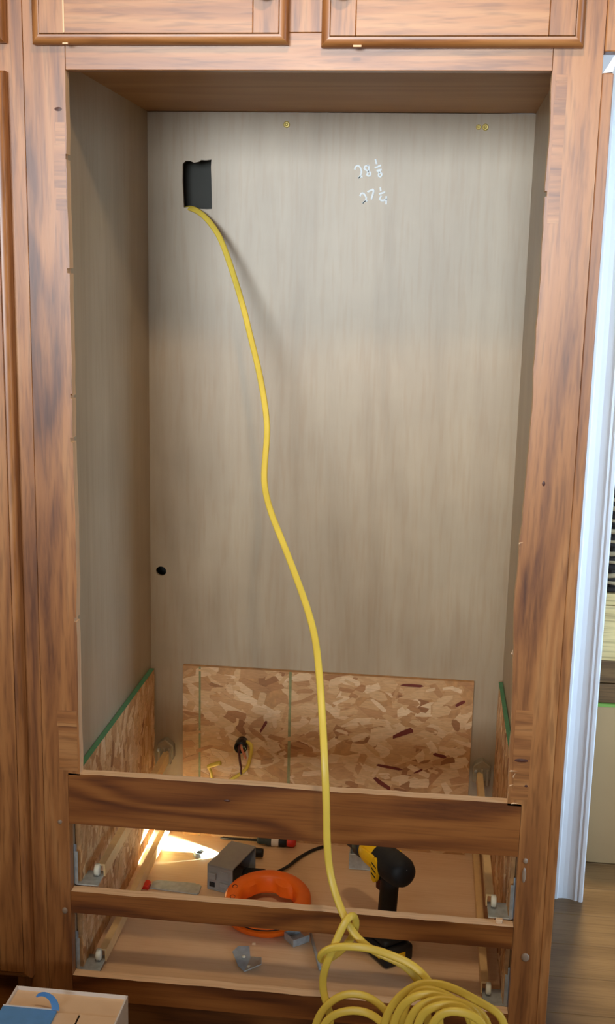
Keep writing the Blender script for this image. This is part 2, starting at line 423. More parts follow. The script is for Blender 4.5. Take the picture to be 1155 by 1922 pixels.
def emission(name, col, power):
    m, nt, p = nodes_of(name)
    p.inputs['Base Color'].default_value = col
    p.inputs['Emission Color'].default_value = col
    p.inputs['Emission Strength'].default_value = power
    return m
CABLE_PATH = [(0.0485, 0.6, 1.4939), (0.065, 0.575, 1.4968), (0.0856, 0.56, 1.4889), (0.1055, 0.548, 1.4741), (0.1329, 0.53, 1.4429), (0.1601, 0.5, 1.3913), (0.1942, 0.46, 1.3106), (0.2155, 0.43, 1.2511), (0.2402, 0.39, 1.1836), (0.2594, 0.35, 1.1177), (0.2659, 0.33, 1.0804), (0.2672, 0.305, 1.044), (0.2685, 0.28, 1.0084), (0.2738, 0.26, 0.9825), (0.2919, 0.22, 0.9469), (0.3176, 0.177, 0.909), (0.3498, 0.114, 0.8643), (0.3789, 0.051, 0.8229), (0.3976, 0.0, 0.7896), (0.4115, -0.059, 0.748), (0.4233, -0.112, 0.6901), (0.431, -0.143, 0.6343), (0.4355, -0.15, 0.5769), (0.4383, -0.155, 0.518), (0.4449, -0.16, 0.4678), (0.4569, -0.175, 0.4372), (0.4672, -0.185, 0.4199), (0.4791, -0.195, 0.4003), (0.5005, -0.205, 0.3827), (0.5227, -0.21, 0.372), (0.5624, -0.22, 0.3654), (0.5796, -0.23, 0.356), (0.5912, -0.24, 0.3454), (0.5986, -0.245, 0.3179), (0.603, -0.25, 0.2892), (0.615, -0.26, 0.1645), (0.5695, -0.27, 0.032), (0.5194, -0.265, 0.012), (0.4692, -0.25, 0.032), (0.4237, -0.24, 0.1491), (0.4357, -0.23, 0.2612), (0.4465, -0.23, 0.284), (0.4652, -0.23, 0.3075), (0.4898, -0.23, 0.3171), (0.5122, -0.23, 0.3139), (0.5318, -0.23, 0.2989), (0.5434, -0.23, 0.2875), (0.5528, -0.23, 0.2696), (0.5648, -0.24, 0.1537), (0.5323, -0.25, 0.032), (0.5015, -0.275, 0.012), (0.4708, -0.29, 0.032), (0.4383, -0.28, 0.1657), (0.4503, -0.27, 0.2914), (0.4664, -0.27, 0.3063), (0.4927, -0.27, 0.3168), (0.5178, -0.27, 0.3132), (0.5336, -0.27, 0.3052), (0.5418, -0.27, 0.2947), (0.5538, -0.28, 0.1675), (0.5413, -0.29, 0.032), (0.5406, -0.3, 0.012), (0.5399, -0.3, 0.032), (0.5274, -0.29, 0.1746), (0.5394, -0.28, 0.3077), (0.5492, -0.28, 0.3356), (0.5645, -0.28, 0.3578), (0.5852, -0.28, 0.3744), (0.6109, -0.28, 0.3786), (0.6454, -0.28, 0.3684), (0.6858, -0.28, 0.3459), (0.7103, -0.28, 0.3253), (0.7223, -0.29, 0.1843), (0.6812, -0.3, 0.032), (0.6376, -0.3175, 0.012), (0.594, -0.325, 0.032), (0.5529, -0.315, 0.186), (0.5649, -0.305, 0.3283), (0.5704, -0.305, 0.3612), (0.5816, -0.305, 0.3809), (0.5963, -0.305, 0.3873), (0.619, -0.305, 0.3812), (0.6421, -0.305, 0.3667), (0.6621, -0.305, 0.3383), (0.6741, -0.315, 0.1915), (0.6404, -0.325, 0.032), (0.608, -0.34, 0.012), (0.5755, -0.345, 0.032), (0.5418, -0.335, 0.1932), (0.5538, -0.325, 0.3415), (0.5653, -0.325, 0.3712), (0.5803, -0.325, 0.3869), (0.6052, -0.325, 0.3918), (0.6364, -0.325, 0.385), (0.6575, -0.325, 0.3747), (0.6835, -0.325, 0.3548), (0.6955, -0.335, 0.2005), (0.6616, -0.345, 0.032), (0.6286, -0.36, 0.012), (0.5957, -0.365, 0.032), (0.5618, -0.355, 0.2022), (0.5738, -0.345, 0.3579), (0.5861, -0.345, 0.3815), (0.6051, -0.345, 0.3965), (0.6282, -0.345, 0.3997), (0.6511, -0.345, 0.3913), (0.6715, -0.345, 0.3729), (0.6835, -0.355, 0.2105), (0.6545, -0.365, 0.032), (0.6291, -0.38, 0.012), (0.6037, -0.385, 0.032), (0.5747, -0.375, 0.2109), (0.5867, -0.365, 0.3736), (0.6002, -0.365, 0.3953), (0.6199, -0.365, 0.4062), (0.6393, -0.365, 0.4033), (0.6614, -0.365, 0.3894), (0.6734, -0.375, 0.2196), (0.6502, -0.385, 0.032), (0.6335, -0.4, 0.012), (0.6168, -0.405, 0.032), (0.5936, -0.395, 0.2198), (0.6056, -0.385, 0.3899), (0.6197, -0.385, 0.4073), (0.6364, -0.385, 0.4122), (0.6587, -0.385, 0.4041), (0.6739, -0.385, 0.3953), (0.6859, -0.395, 0.2228), (0.6306, -0.405, 0.032), (0.5656, -0.3275, 0.012), (0.5007, -0.24, 0.032), (0.4454, -0.23, 0.1493), (0.4574, -0.22, 0.2617), (0.4452, -0.22, 0.2959), (0.442, -0.22, 0.3262), (0.4497, -0.225, 0.3614), (0.4669, -0.215, 0.4053), (0.4762, -0.21, 0.4287), (0.4844, -0.205, 0.4361), (0.4897, -0.19, 0.4107), (0.4874, -0.18, 0.3829), (0.4765, -0.18, 0.3629), (0.4634, -0.185, 0.3494), (0.4477, -0.2, 0.3459), (0.4373, -0.22, 0.3579), (0.4331, -0.23, 0.3755), (0.444, -0.23, 0.3853), (0.4682, -0.225, 0.3879), (0.4981, -0.22, 0.3867), (0.5182, -0.225, 0.3882), (0.5511, -0.235, 0.3846), (0.5789, -0.24, 0.3774), (0.6007, -0.25, 0.3618), (0.6123, -0.255, 0.3454), (0.6174, -0.255, 0.318), (0.6198, -0.26, 0.2981), (0.6298, -0.27, 0.1), (0.6498, -0.28, 0.03), (0.7098, -0.29, 0.012), (0.7698, -0.32, 0.012)]
WRITING = [[[(0.3972, 1.5733), (0.3982, 1.5786), (0.4019, 1.5813), (0.4069, 1.5787), (0.4105, 1.5703), (0.4085, 1.5619), (0.4048, 1.5571), (0.408, 1.5598), (0.413, 1.5604)], [(0.4237, 1.582), (0.4173, 1.5798), (0.4158, 1.5756), (0.4219, 1.5715), (0.4286, 1.5674), (0.4266, 1.5616), (0.4216, 1.5636), (0.4241, 1.5705), (0.425, 1.5778), (0.4227, 1.582)], [(0.437, 1.5936), (0.44, 1.5843)], [(0.4365, 1.5769), (0.4488, 1.5823)], [(0.4502, 1.5739), (0.441, 1.5722), (0.446, 1.5686), (0.451, 1.5655), (0.4485, 1.5603), (0.4446, 1.5613), (0.4449, 1.5676), (0.4481, 1.5718)]], [[(0.4092, 1.5229), (0.4112, 1.5282), (0.4167, 1.5277), (0.4214, 1.5199), (0.4194, 1.5135), (0.4146, 1.5092), (0.4183, 1.5124), (0.4237, 1.5151)], [(0.4232, 1.531), (0.4351, 1.5354), (0.4319, 1.5168)], [(0.4486, 1.5408), (0.4499, 1.5329)], [(0.4463, 1.5271), (0.4587, 1.5315)], [(0.4513, 1.5245), (0.4483, 1.517), (0.4544, 1.515), (0.462, 1.5178)], [(0.4612, 1.5236), (0.4612, 1.5077)]]]
WIRES = {'yellow': [(0.197, 0.553, 0.3657), (0.2105, 0.535, 0.3643), (0.2093, 0.53, 0.3417), (0.2025, 0.53, 0.3164), (0.1886, 0.53, 0.3004), (0.1722, 0.53, 0.288), (0.1569, 0.53, 0.2756)], 'pink': [(0.188, 0.55, 0.3663), (0.1892, 0.53, 0.3625), (0.1948, 0.525, 0.3515), (0.2016, 0.52, 0.3406)], 'dark': [(0.1845, 0.55, 0.3661), (0.1845, 0.53, 0.3585), (0.1867, 0.525, 0.3361), (0.1893, 0.525, 0.3177), (0.1906, 0.525, 0.3016)], 'white': [(0.194, 0.55, 0.3593), (0.2006, 0.54, 0.3429), (0.204, 0.535, 0.3242), (0.1991, 0.53, 0.3099), (0.1944, 0.53, 0.3009)], 'stub': [(0.1165, 0.53, 0.3114), (0.1304, 0.525, 0.3197), (0.1455, 0.52, 0.3267)], 'stub2': [(0.1165, 0.53, 0.3114), (0.1215, 0.535, 0.2983), (0.1229, 0.54, 0.2811), (0.1244, 0.545, 0.2599)]}

# ================================================================ THE SETTING
# heights: kitchen floor 0, oven opening 0.527 - 1.660, cabinet floor 0.13
FZ = 0.13
floor = box('floor', (-2.4, 3.0, -3.2, 3.6, -0.03, -0.004), M['joint'])
tag(floor, 'brown oak plank floor of kitchen', 'floor', kind='structure')
pl_w = 0.118
row = 0; y = -3.2
plank_meshes = {}
while y < 3.6:
    x = -2.4 - rnd.uniform(0, 0.9)
    while x < 3.0:
        ln = rnd.choice((1.2, 1.6, 2.0))
        a, b = max(x, -2.4), min(x + ln, 3.0)
        if b - a > 0.05:
            key = (round(b - a, 3), rnd.randrange(3))
            o = box('plank', (a + 0.0006, b - 0.0006, y + 0.0006, min(y + pl_w, 3.6) - 0.0006, -0.006, 0.0), M['plank_' + 'abc'[key[1]]], floor, bev=0.0012, seg=1)
        x += ln
    y += pl_w; row += 1

ceiling = box('ceiling', (-2.4, 3.0, -3.2, 3.6, 2.44, 2.5), M['white']); tag(ceiling, 'white kitchen ceiling', 'ceiling', kind='structure')
wall_b = box('wall_back', (-2.4, 0.945, 0.655, 0.76, 0, 2.44), M['wallpaint']); tag(wall_b, 'painted wall behind the cabinets', 'wall', kind='structure')
wall_f = box('wall_far', (0.2, 3.0, 3.5, 3.6, 0, 2.44), M['wallpaint']); tag(wall_f, 'painted far wall of the next room', 'wall', kind='structure')
wall_p = box('wall_partition', (0.85, 0.945, 0.76, 0.80, 0, 2.44), M['wallpaint']); tag(wall_p, 'painted doorway return wall', 'wall', kind='structure')

# door casing with its moulded profile, standing on the floor
prof = [(0.862, 0.655), (0.862, 0.640), (0.865, 0.636), (0.897, 0.635), (0.900, 0.640), (0.910, 0.6420), (0.920, 0.6415),
        (0.932, 0.6375), (0.936, 0.6335), (0.940, 0.6330), (0.942, 0.6345), (0.945, 0.630), (0.951, 0.629), (0.954, 0.632), (0.954, 0.655)]
V, F = prism(prof, 'z', 0.0, 2.2)
casing = fix_normals(link_mesh('trim_1', V, F, M['white'], origin=(0.908, 0.64, 0)))
tag(casing, 'white moulded door casing beside the oven cabinet', 'door casing', kind='structure')
jamb = box('trim_2', (0.9455, 0.957, 0.6555, 0.80, 0, 2.2), M['white']); tag(jamb, 'white door jamb edge behind the casing', 'door jamb', kind='structure')

# ================================================================ OVEN CABINET
cab = empty('oven_cabinet', (0.363, 0.29, 0.0), 'tall stained wood oven cabinet, emptied, with open cutout and two drawer bays', 'cabinet')
XL, XR = -0.021, 0.743       # inner faces of the carcass sides
YB = 0.575                   # front of the back panel

def jag_edge(x, z0, z1, step, amp, seed, notches=()):
    r = random.Random(seed); pts = []; z = z0; n = max(1, int(abs(z1 - z0) / step)); off = 0
    for k in range(n + 1):
        t = k / n; zz = z0 + (z1 - z0) * t
        off = off * 0.75 + r.uniform(-amp, amp) * 0.55
        e = off if 0 < k < n else 0
        pts.append((x + e, zz))
    for nz, d in notches:
        for i in range(len(pts) - 1):
            if (pts[i][1] - nz) * (pts[i + 1][1] - nz) <= 0:
                xx = (pts[i][0] + pts[i + 1][0]) / 2; s = 1 if z1 > z0 else -1
                pts[i + 1:i + 1] = [(xx, nz - s * 0.004), (xx + d, nz - s * 0.0036), (xx + d, nz + s * 0.0036), (xx, nz + s * 0.004)]
                break
    return pts

# left stile: jagged sawn edge toward the oven opening, steps back at the drawer bays
edge = jag_edge(0.0, 1.66, 0.527, 0.022, 0.0016, 3, [(1.535, -0.004), (1.365, -0.004), (1.17, -0.003), (1.10, -0.004), (0.80, -0.003)])
poly = [(-0.064, 0.06), (-0.064, 2.06), (0.0, 2.06)] + edge + [(0.0, 0.524), (-0.021, 0.524), (-0.021, 0.06)]
V, F = prism(poly, 'y', 0.0, 0.019)
n = len(poly); mi = [1 if 3 <= i < n - 3 else 0 for i in range(n)] + [0, 0]
st = fix_normals(link_mesh('stile', V, F, [M['hick_z'], M['raw_z']], cab, mi))
edge = jag_edge(0.72, 0.527, 1.66, 0.020, 0.0022, 8, [(1.49, 0.003)])
edge = [(x - 0.006 * math.exp(-((z - 0.87) / 0.16) ** 2), z) for x, z in edge]
poly = [(0.79, 2.06), (0.79, 0.06), (0.743, 0.06), (0.743, 0.524), (0.72, 0.524)] + edge + [(0.72, 2.06)]
V, F = prism(poly, 'y', 0.0, 0.019)
n = len(poly); mi = [1 if 4 <= i < n - 2 else 0 for i in range(n)] + [0, 0]
st = fix_normals(link_mesh('stile', V, F, [M['hick_z'], M['raw_z']], cab, mi))

# rails
def rail(b, mat, top_raw=True):
    # slightly uneven sawn top edge
    x0, x1, z0, z1 = b; r = random.Random(int(z1 * 1000)); nn = 26
    top = [(x1 + (x0 - x1) * k / nn, z1 + (r.uniform(-0.0009, 0.0009) if 0 < k < nn else 0)) for k in range(nn + 1)]
    poly = [(x0, z0), (x1, z0)] + top
    V, F = prism(poly, 'y', 0.0, 0.019)
    n = len(poly); mi = [1 if (2 <= i < n - 1 and top_raw) else 0 for i in range(n)] + [0, 0]
    return fix_normals(link_mesh('rail', V, F, [mat, M['raw_x']], cab, mi))
rail((-0.0205, 0.7425, 0.434, 0.527), M['rail_x'])
rail((-0.0205, 0.7425, 0.265, 0.306), M['rail_x'])
rail((-0.0205, 0.7425, 0.097, 0.143), M['rail_x'])
top_rail = box('rail', (0.0005, 0.7195, 0.0, 0.019, 1.660, 1.712), M['hick_x'], cab, bev=0.0007, seg=1)
box('mullion', (0.328, 0.396, 0.0, 0.019, 1.7125, 2.06), M['hick_z'], cab, bev=0.0007, seg=1)
box('toe_kick', (-0.06, 0.786, 0.055, 0.070, 0.0, 0.0965), M['rail_x'], cab)

# repaired strips of cross-grain wood let into the stile edges
def patch(x0, x1, z0, z1, seed, n):
    r = random.Random(seed); z = z0
    cuts = sorted([z0, z1] + [r.uniform(z0, z1) for _ in range(n - 1)])
    for k in range(n):
        box('edge_patch', (x0 + r.uniform(0, 0.005), x1, -0.0003 - r.uniform(0, 0.0003), 0.001, cuts[k] + 0.0001, cuts[k + 1] - 0.0001), M['hick_x'], cab)
patch(-0.021, -0.002, 1.456, 1.585, 1, 5)
patch(0.7225, 0.742, 1.448, 1.655, 2, 7)
patch(0.7235, 0.752, 0.535, 0.690, 4, 5)
patch(-0.040, -0.003, 0.532, 0.64, 5, 4)
# torn splinters on the sawn right edge and corner
for (x, z, l, a) in ((0.716, 0.965, 0.008, 0.3), (0.713, 0.787, 0.010, 1.4), (0.726, 0.585, 0.014, 0.05), (0.728, 0.578, 0.010, 1.1), (0.724, 0.560, 0.008, 0.4), (0.733, 0.529, 0.016, 0.1)):
    V = [(-l/2, 0, -0.0012), (l/2, 0, 0.0002), (-l/2 * 0.6, 0, 0.0016), (0, -0.002, 0.0003)]
    ca, sa = math.cos(a), math.sin(a)
    V = [(x + p * ca - q * sa, -0.0006 + yy, z + p * sa + q * ca) for p, yy, q in V]
    fix_normals(link_mesh('splinter', V, [(0, 1, 2), (0, 1, 3), (1, 2, 3), (2, 0, 3)], M['raw_x'], cab))

# dark knots in the face of the stiles and rail
for (x, z, w, h) in ((0.738, 0.604, 0.012, 0.0035), (0.748, 0.560, 0.003, 0.003), (0.255, 0.497, 0.006, 0.002), (0.745, 1.06, 0.0025, 0.004), (-0.012, 1.604, 0.006, 0.003)):
    V = [(x, -0.0009, z)] + [(x + w * math.cos(t), -0.0003, z + h * math.sin(t)) for t in [2 * math.pi * k / 12 for k in range(12)]]
    fix_normals(link_mesh('knot', V, [(0, 1 + k, 1 + (k + 1) % 12) for k in range(12)] + [tuple(range(12, 0, -1))], M['knot'], cab))

# carcass
box('side_panel', (XL - 0.017, XL, 0.0195, 0.60, 0.0, 2.06), M['maple_z'], cab)
box('side_panel', (XR, XR + 0.017, 0.0195, 0.60, 0.0, 2.06), M['maple_z'], cab)
box('end_skin', (XR + 0.0175, 0.787, 0.0195, 0.60, 0.0, 2.06), M['hick_z'], cab)
box('top_panel', (XL, XR, 0.0195, YB, 1.681, 1.699), M['liner_top'], cab)
box('cabinet_top', (XL, XR, 0.0195, YB, 2.042, 2.06), M['maple_x'], cab)
box('cabinet_floor', (XL, XR, 0.0195, YB, FZ - 0.018, FZ), M['ply_x'], cab)

# back panel with the rough square cut-out and the drilled hole
bm = bmesh.new()
def ring(pts):
    vs = [bm.verts.new((x - 0.363, YB - 0.29, z)) for x, z in pts]
    return [bm.edges.new((vs[i], vs[(i + 1) % len(vs)])) for i in range(len(vs))]
es = ring([(XL, FZ - 0.017), (XR, FZ - 0.017), (XR, 1.680), (XL, 1.680)])
hole = [(0.053, 1.496), (0.070, 1.4975), (0.084, 1.494), (0.100, 1.4935), (0.111, 1.494), (0.1105, 1.52), (0.1095, 1.55), (0.1085, 1.575), (0.1095, 1.5895),
        (0.098, 1.5880), (0.088, 1.5885), (0.083, 1.5850), (0.074, 1.5830), (0.066, 1.5868), (0.056, 1.5862), (0.051, 1.581), (0.0505, 1.55), (0.052, 1.52)]
es += ring(hole)
es += ring([(0.0025 + 0.0115 * math.cos(2 * math.pi * k / 20), 0.7355 + 0.0105 * math.sin(2 * math.pi * k / 20)) for k in range(20)])
bmesh.ops.triangle_fill(bm, use_beauty=True, use_dissolve=False, edges=es)
ext = bmesh.ops.extrude_face_region(bm, geom=list(bm.faces))
for v in [g for g in ext['geom'] if isinstance(g, bmesh.types.BMVert)]:
    v.co.y += 0.008
bmesh.ops.recalc_face_normals(bm, faces=bm.faces)
me = bpy.data.meshes.new('back_panel'); bm.to_mesh(me); bm.free(); me.materials.append(M['maple_z'])
back = bpy.data.objects.new('back_panel', me); COL.objects.link(back); back.parent = cab; back['_o'] = cab['_o']
box('cavity_shade_sheet', (XL + 0.001, XR - 0.001, 0.640, 0.652, 0.2, 1.68), M['cavity'], cab)  # sheet behind the holes, coloured dark to stand for the unlit cavity

# brass screws in the back panel
def screw(x, z, r=0.0052):
    o = turned('screw', [(0, -0.0022), (r * 0.45, -0.0024), (r * 0.5, -0.0030), (r * 0.8, -0.0028), (r, -0.0014), (r, 0.002)], (x, YB, z), (0, 1, 0), M['brass'], back, n=14)
for x, z in ((0.260, 1.657), (0.635, 1.655), (0.648, 1.655)):
    screw(x, z, 0.0064 if x != 0.635 else 0.0052)

# chalked measurements
for strokes in WRITING:
    V = []; F = []
    for st_ in strokes:
        pts = catmull([(x, YB - 0.0006, z) for x, z in st_], 0.0025) if len(st_) > 2 else [Vector((x, YB - 0.0006, z)) for x, z in st_]
        v, f = sweep(pts, [(0.0018, 0.0002), (0.0011, 0.0007), (-0.0011, 0.0007), (-0.0018, 0.0002), (-0.0018, -0.0004), (0.0018, -0.0004)], (0, -1, 0))
        b0 = len(V); V += v; F += [tuple(i + b0 for i in q) for q in f]
    fix_normals(link_mesh('chalk_writing', V, F, M['chalk'], back))

# drawer runners with their brackets
def runner(x, side, zt, y0, y1):
    """x = inner edge of the channel, side = -1 toward the left wall, +1 toward the right wall."""
    xa, xb = sorted((x, x + side * 0.013))
    prof = [(xa, zt), (xb, zt), (xb, zt - 0.003), (xa + 0.0025 if side > 0 else xb - 0.0025, zt - 0.003), (xa + 0.0025 if side > 0 else xb - 0.0025, zt - 0.022), (xa if side > 0 else xb, zt - 0.022)]
    if side < 0:
        prof = [(xa, zt), (xb, zt), (xb, zt - 0.024), (xb - 0.003, zt - 0.024), (xb - 0.003, zt - 0.003), (xa, zt - 0.003)]
    V, F = prism(prof, 'y', y0, y1)
    r = fix_normals(link_mesh('drawer_runner', V, F, M['almond'], cab))
    return r
for side, xr, wall in ((-1, 0.025, XL), (1, 0.698, XR)):
    for k, (zt, y1) in enumerate(((0.331, 0.553), (0.163, 0.553))):
        r = runner(xr, side, zt, 0.055, y1)
        s = -side
        xw = wall + s * 0.0015
        zb = zt - 0.022
        # galvanised front bracket: tall plate on the side wall, foot plate and front flange
        poly = [(0.0205, zb), (0.078, zb), (0.074, zb + 0.018), (0.046, zb + 0.030), (0.034, zb + 0.068), (0.0205, zb + 0.076)]
        a, b = sorted((wall + s * 0.0006, wall + s * 0.0026))
        V, F = prism(poly, 'x', a, b); fix_normals(link_mesh('front_bracket', V, F, M['blue_steel'], r))
        a, b = sorted((wall + s * 0.0026, xr - s * 0.003))
        box('bracket_foot', (a, b, 0.0205, 0.070, zb - 0.0025, zb), M['galv'], r, bev=0.0006, seg=1)
        a, b = sorted((wall + s * 0.002, wall + s * 0.0075))
        box('bracket_flange', (a, b, 0.0196, 0.0212, zb, zb + 0.062), M['galv'], r)
        c = xr + side * 0.013
        turned('roller', [(0, 0), (0.009, 0), (0.0105, 0.0015), (0.0105, 0.0075), (0.009, 0.009), (0, 0.009)], (c - 0.0045, 0.052, zb + 0.0125), (1, 0, 0), M['roller'], r, n=16)
        # rear socket screwed to the back panel
        if k == 0:
            a, b = sorted((xr - side * 0.008, xr + side * 0.030))
            cx = (a + b) / 2
            poly = [(a, zt - 0.026), (b, zt - 0.020), (b, zt + 0.012), (cx, zt + 0.026), (a + 0.004, zt + 0.016), (a, zt + 0.010)]
            V, F = prism(poly, 'y', 0.5535, 0.574)
            bevel(fix_normals(link_mesh('rear_socket', V, F, M['socket'], r)), 0.002, 1)
            for q in (0.004, 0.016, 0.028):
                p0 = a + q
                box('socket_finger', (p0, p0 + 0.006, 0.546, 0.5535, zt - 0.020 - 0.3 * q, zt + 0.008), M['socket'], r, bev=0.001, seg=1)
            turned('socket_screw', [(0, -0.002), (0.003, -0.0015), (0.0036, 0.0)], (a + 0.006, 0.5455, zt + 0.004), (0, 1, 0), M['galv'], r, n=10)

# bumper pads left on the stiles
for (x, z, w, h) in ((-0.037, 0.436, 0.004, 0.004), (-0.032, 0.268, 0.005, 0.006), (0.755, 0.428, 0.004, 0.005), (0.754, 0.402, 0.0035, 0.014), (0.765, 0.252, 0.007, 0.008)):
    o = turned('bumper_pad', [(0, -0.0022), (0.6, -0.0022), (0.9, -0.0012), (1.0, 0.0)], (0, 0, 0), (0, 1, 0), M['clear_plastic'], cab, n=14)
    for v in o.data.vertices:
        v.co = Vector((v.co.x + 0.363, v.co.y + 0.29, v.co.z))
        v.co = Vector((v.co.x * w + x - 0.363, v.co.y - 0.0 - 0.29, v.co.z * h + z))
        
# ---------------------------------------------------------------- doors
def frame_moulding(x0, x1, z0, z1, yf, mat, parent, name='edge_moulding'):
    """mitred rounded moulding round a door; profile (d, y): d inward from the outer edge."""
    prof = [(0.0, yf + 0.019), (0.0, yf + 0.009), (0.0012, yf + 0.006), (0.0035, yf + 0.0035), (0.0065, yf + 0.0020), (0.0105, yf + 0.0012), (0.0125, yf + 0.0014), (0.0130, yf + 0.004), (0.0130, yf + 0.019)]
    m = len(prof); cs = ((x0, z0, 1, 1), (x1, z0, -1, 1), (x1, z1, -1, -1), (x0, z1, 1, -1))
    for k in range(4):
        V = []; F = []
        for (cx, cz, sx, sz) in (cs[k], cs[(k + 1) % 4]):
            for d, yy in prof:
                V.append((cx + sx * d, yy, cz + sz * d))
        for i in range(m):
            F.append((i, m + i, m + (i + 1) % m, (i + 1) % m))
        F.append(tuple(range(m))); F.append(tuple(range(2 * m - 1, m - 1, -1)))
        auto_smooth(fix_normals(link_mesh(name, V, F, M['hick_x' if k % 2 == 0 else 'hick_z'], parent)), 50)

def cabinet_door(parent, x0, x1, z0, z1, knob=None, sw=0.055, rw=0.062):
    yf = -0.0215
    d = link_mesh('cabinet_door', boxv(x0 + 0.03, x1 - 0.03, yf + 0.012, yf + 0.018, z0 + 0.03, z1 - 0.03), BOXF, M['hick_z'], parent)
    frame_moulding(x0, x1, z0, z1, yf, M['hick_z'], d)
    e = 0.0132
    box('door_stile', (x0 + e, x0 + sw, yf, yf + 0.0195, z0 + e, z1 - e), M['hick_z'], d, bev=0.0008, seg=1)
    box('door_stile', (x1 - sw, x1 - e, yf, yf + 0.0195, z0 + e, z1 - e), M['hick_z'], d, bev=0.0008, seg=1)
    box('door_rail', (x0 + sw + 0.0003, x1 - sw - 0.0003, yf, yf + 0.0195, z0 + e, z0 + rw), M['hick_x'], d, bev=0.0008, seg=1)
    box('door_rail', (x0 + sw + 0.0003, x1 - sw - 0.0003, yf, yf + 0.0195, z1 - rw, z1 - e), M['hick_x'], d, bev=0.0008, seg=1)
    # raised panel with sloped field
    a, b, c, f = x0 + sw, x1 - sw, z0 + rw, z1 - rw
    g = 0.035
    V = [(a, yf + 0.011, c), (b, yf + 0.011, c), (b, yf + 0.011, f), (a, yf + 0.011, f),
         (a + g, yf + 0.003, c + g), (b - g, yf + 0.003, c + g), (b - g, yf + 0.003, f - g), (a + g, yf + 0.003, f - g)]
    fix_normals(link_mesh('raised_panel', V, [(0, 1, 5, 4), (1, 2, 6, 5), (2, 3, 7, 6), (3, 0, 4, 7), (4, 5, 6, 7), (3, 2, 1, 0)], M['hick_z'], d))
    if knob:
        turned('knob', [(0, -0.026), (0.008, -0.0255), (0.0135, -0.022), (0.0155, -0.017), (0.013, -0.012), (0.0065, -0.008), (0.006, -0.003), (0.009, 0.0)], (knob[0], yf, knob[1]), (0, 1, 0), M['iron'], d, n=20)
    return d
cabinet_door(cab, -0.045, 0.339, 1.694, 2.05, knob=(0.306, 1.766), sw=0.051)
cabinet_door(cab, 0.387, 0.760, 1.690, 2.05, knob=(0.417, 1.766), sw=0.050)
# thin pale strips at the door stile joints
box('pale_joint_strip', (0.0050, 0.0072, -0.0222, -0.0205, 1.7085, 1.755), M['raw_z'], cab)
box('pale_joint_strip', (0.0040, 0.0120, -0.0222, -0.0195, 1.6925, 1.6945), M['raw_z'], cab)
box('pale_joint_strip', (0.434, 0.446, -0.0212, -0.0185, 1.6885, 1.6912), M['raw_z'], cab)

# scribe strips on the right-hand end, with the gap where white wall shows
box('scribe_strip', (0.7905, 0.807, 0.003, 0.020, 0.005, 1.658), M['hick_z'], cab, bev=0.002)
box('scribe_strip', (0.7905, 0.812, -0.006, 0.020, 1.685, 2.06), M['hick_z'], cab, bev=0.002)
V, F = prism([(0.792, 1.6585), (0.806, 1.660), (0.811, 1.6845), (0.806, 1.682), (0.798, 1.668)], 'y', 0.008, 0.018)
fix_normals(link_mesh('torn_caulk', V, F, M['card_white'], cab))

# ================================================================ PANTRY CABINET ON THE LEFT
pan = empty('pantry_cabinet', (-0.36, 0.29, 0.0), 'tall stained wood pantry cabinet with closed doors, left of the empty one', 'cabinet')
box('stile', (-0.122, -0.0648, 0.0, 0.019, 0.06, 2.06), M['hick_z'], pan, bev=0.0008, seg=1)
box('stile', (-0.66, -0.60, 0.0, 0.019, 0.06, 2.06), M['hick_z'], pan, bev=0.0008, seg=1)
box('rail', (-0.5995, -0.1225, 0.0, 0.019, 1.62, 1.74), M['hick_x'], pan, bev=0.0008, seg=1)
box('rail', (-0.5995, -0.1225, 0.0, 0.019, 0.06, 0.17), M['rail_x'], pan, bev=0.0008, seg=1)
box('carcass', (-0.655, -0.0655, 0.0195, 0.60, 0.0605, 2.06), M['maple_z'], pan)
box('toe_kick', (-0.655, -0.0655, 0.055, 0.070, 0.0, 0.06), M['rail_x'], pan)
cabinet_door(pan, -0.61, -0.088, 1.697, 2.05)
cabinet_door(pan, -0.61, -0.0895, 0.140, 1.657)

# ================================================================ STRAND BOARDS
def strand_poly(w, h, ang, cu, cv, r):
    pts = []
    base = [(-0.5, -0.3), (-0.42, 0.4), (-0.05, 0.5), (0.4, 0.42), (0.5, -0.1), (0.38, -0.5), (-0.2, -0.48)]
    ca, sa = math.cos(ang), math.sin(ang)
    for a, b in base:
        a = a * w * r.uniform(0.85, 1.1); b = b * h * r.uniform(0.6, 1.1)
        pts.append((cu + a * ca - b * sa, cv + a * sa + b * ca))
    return pts

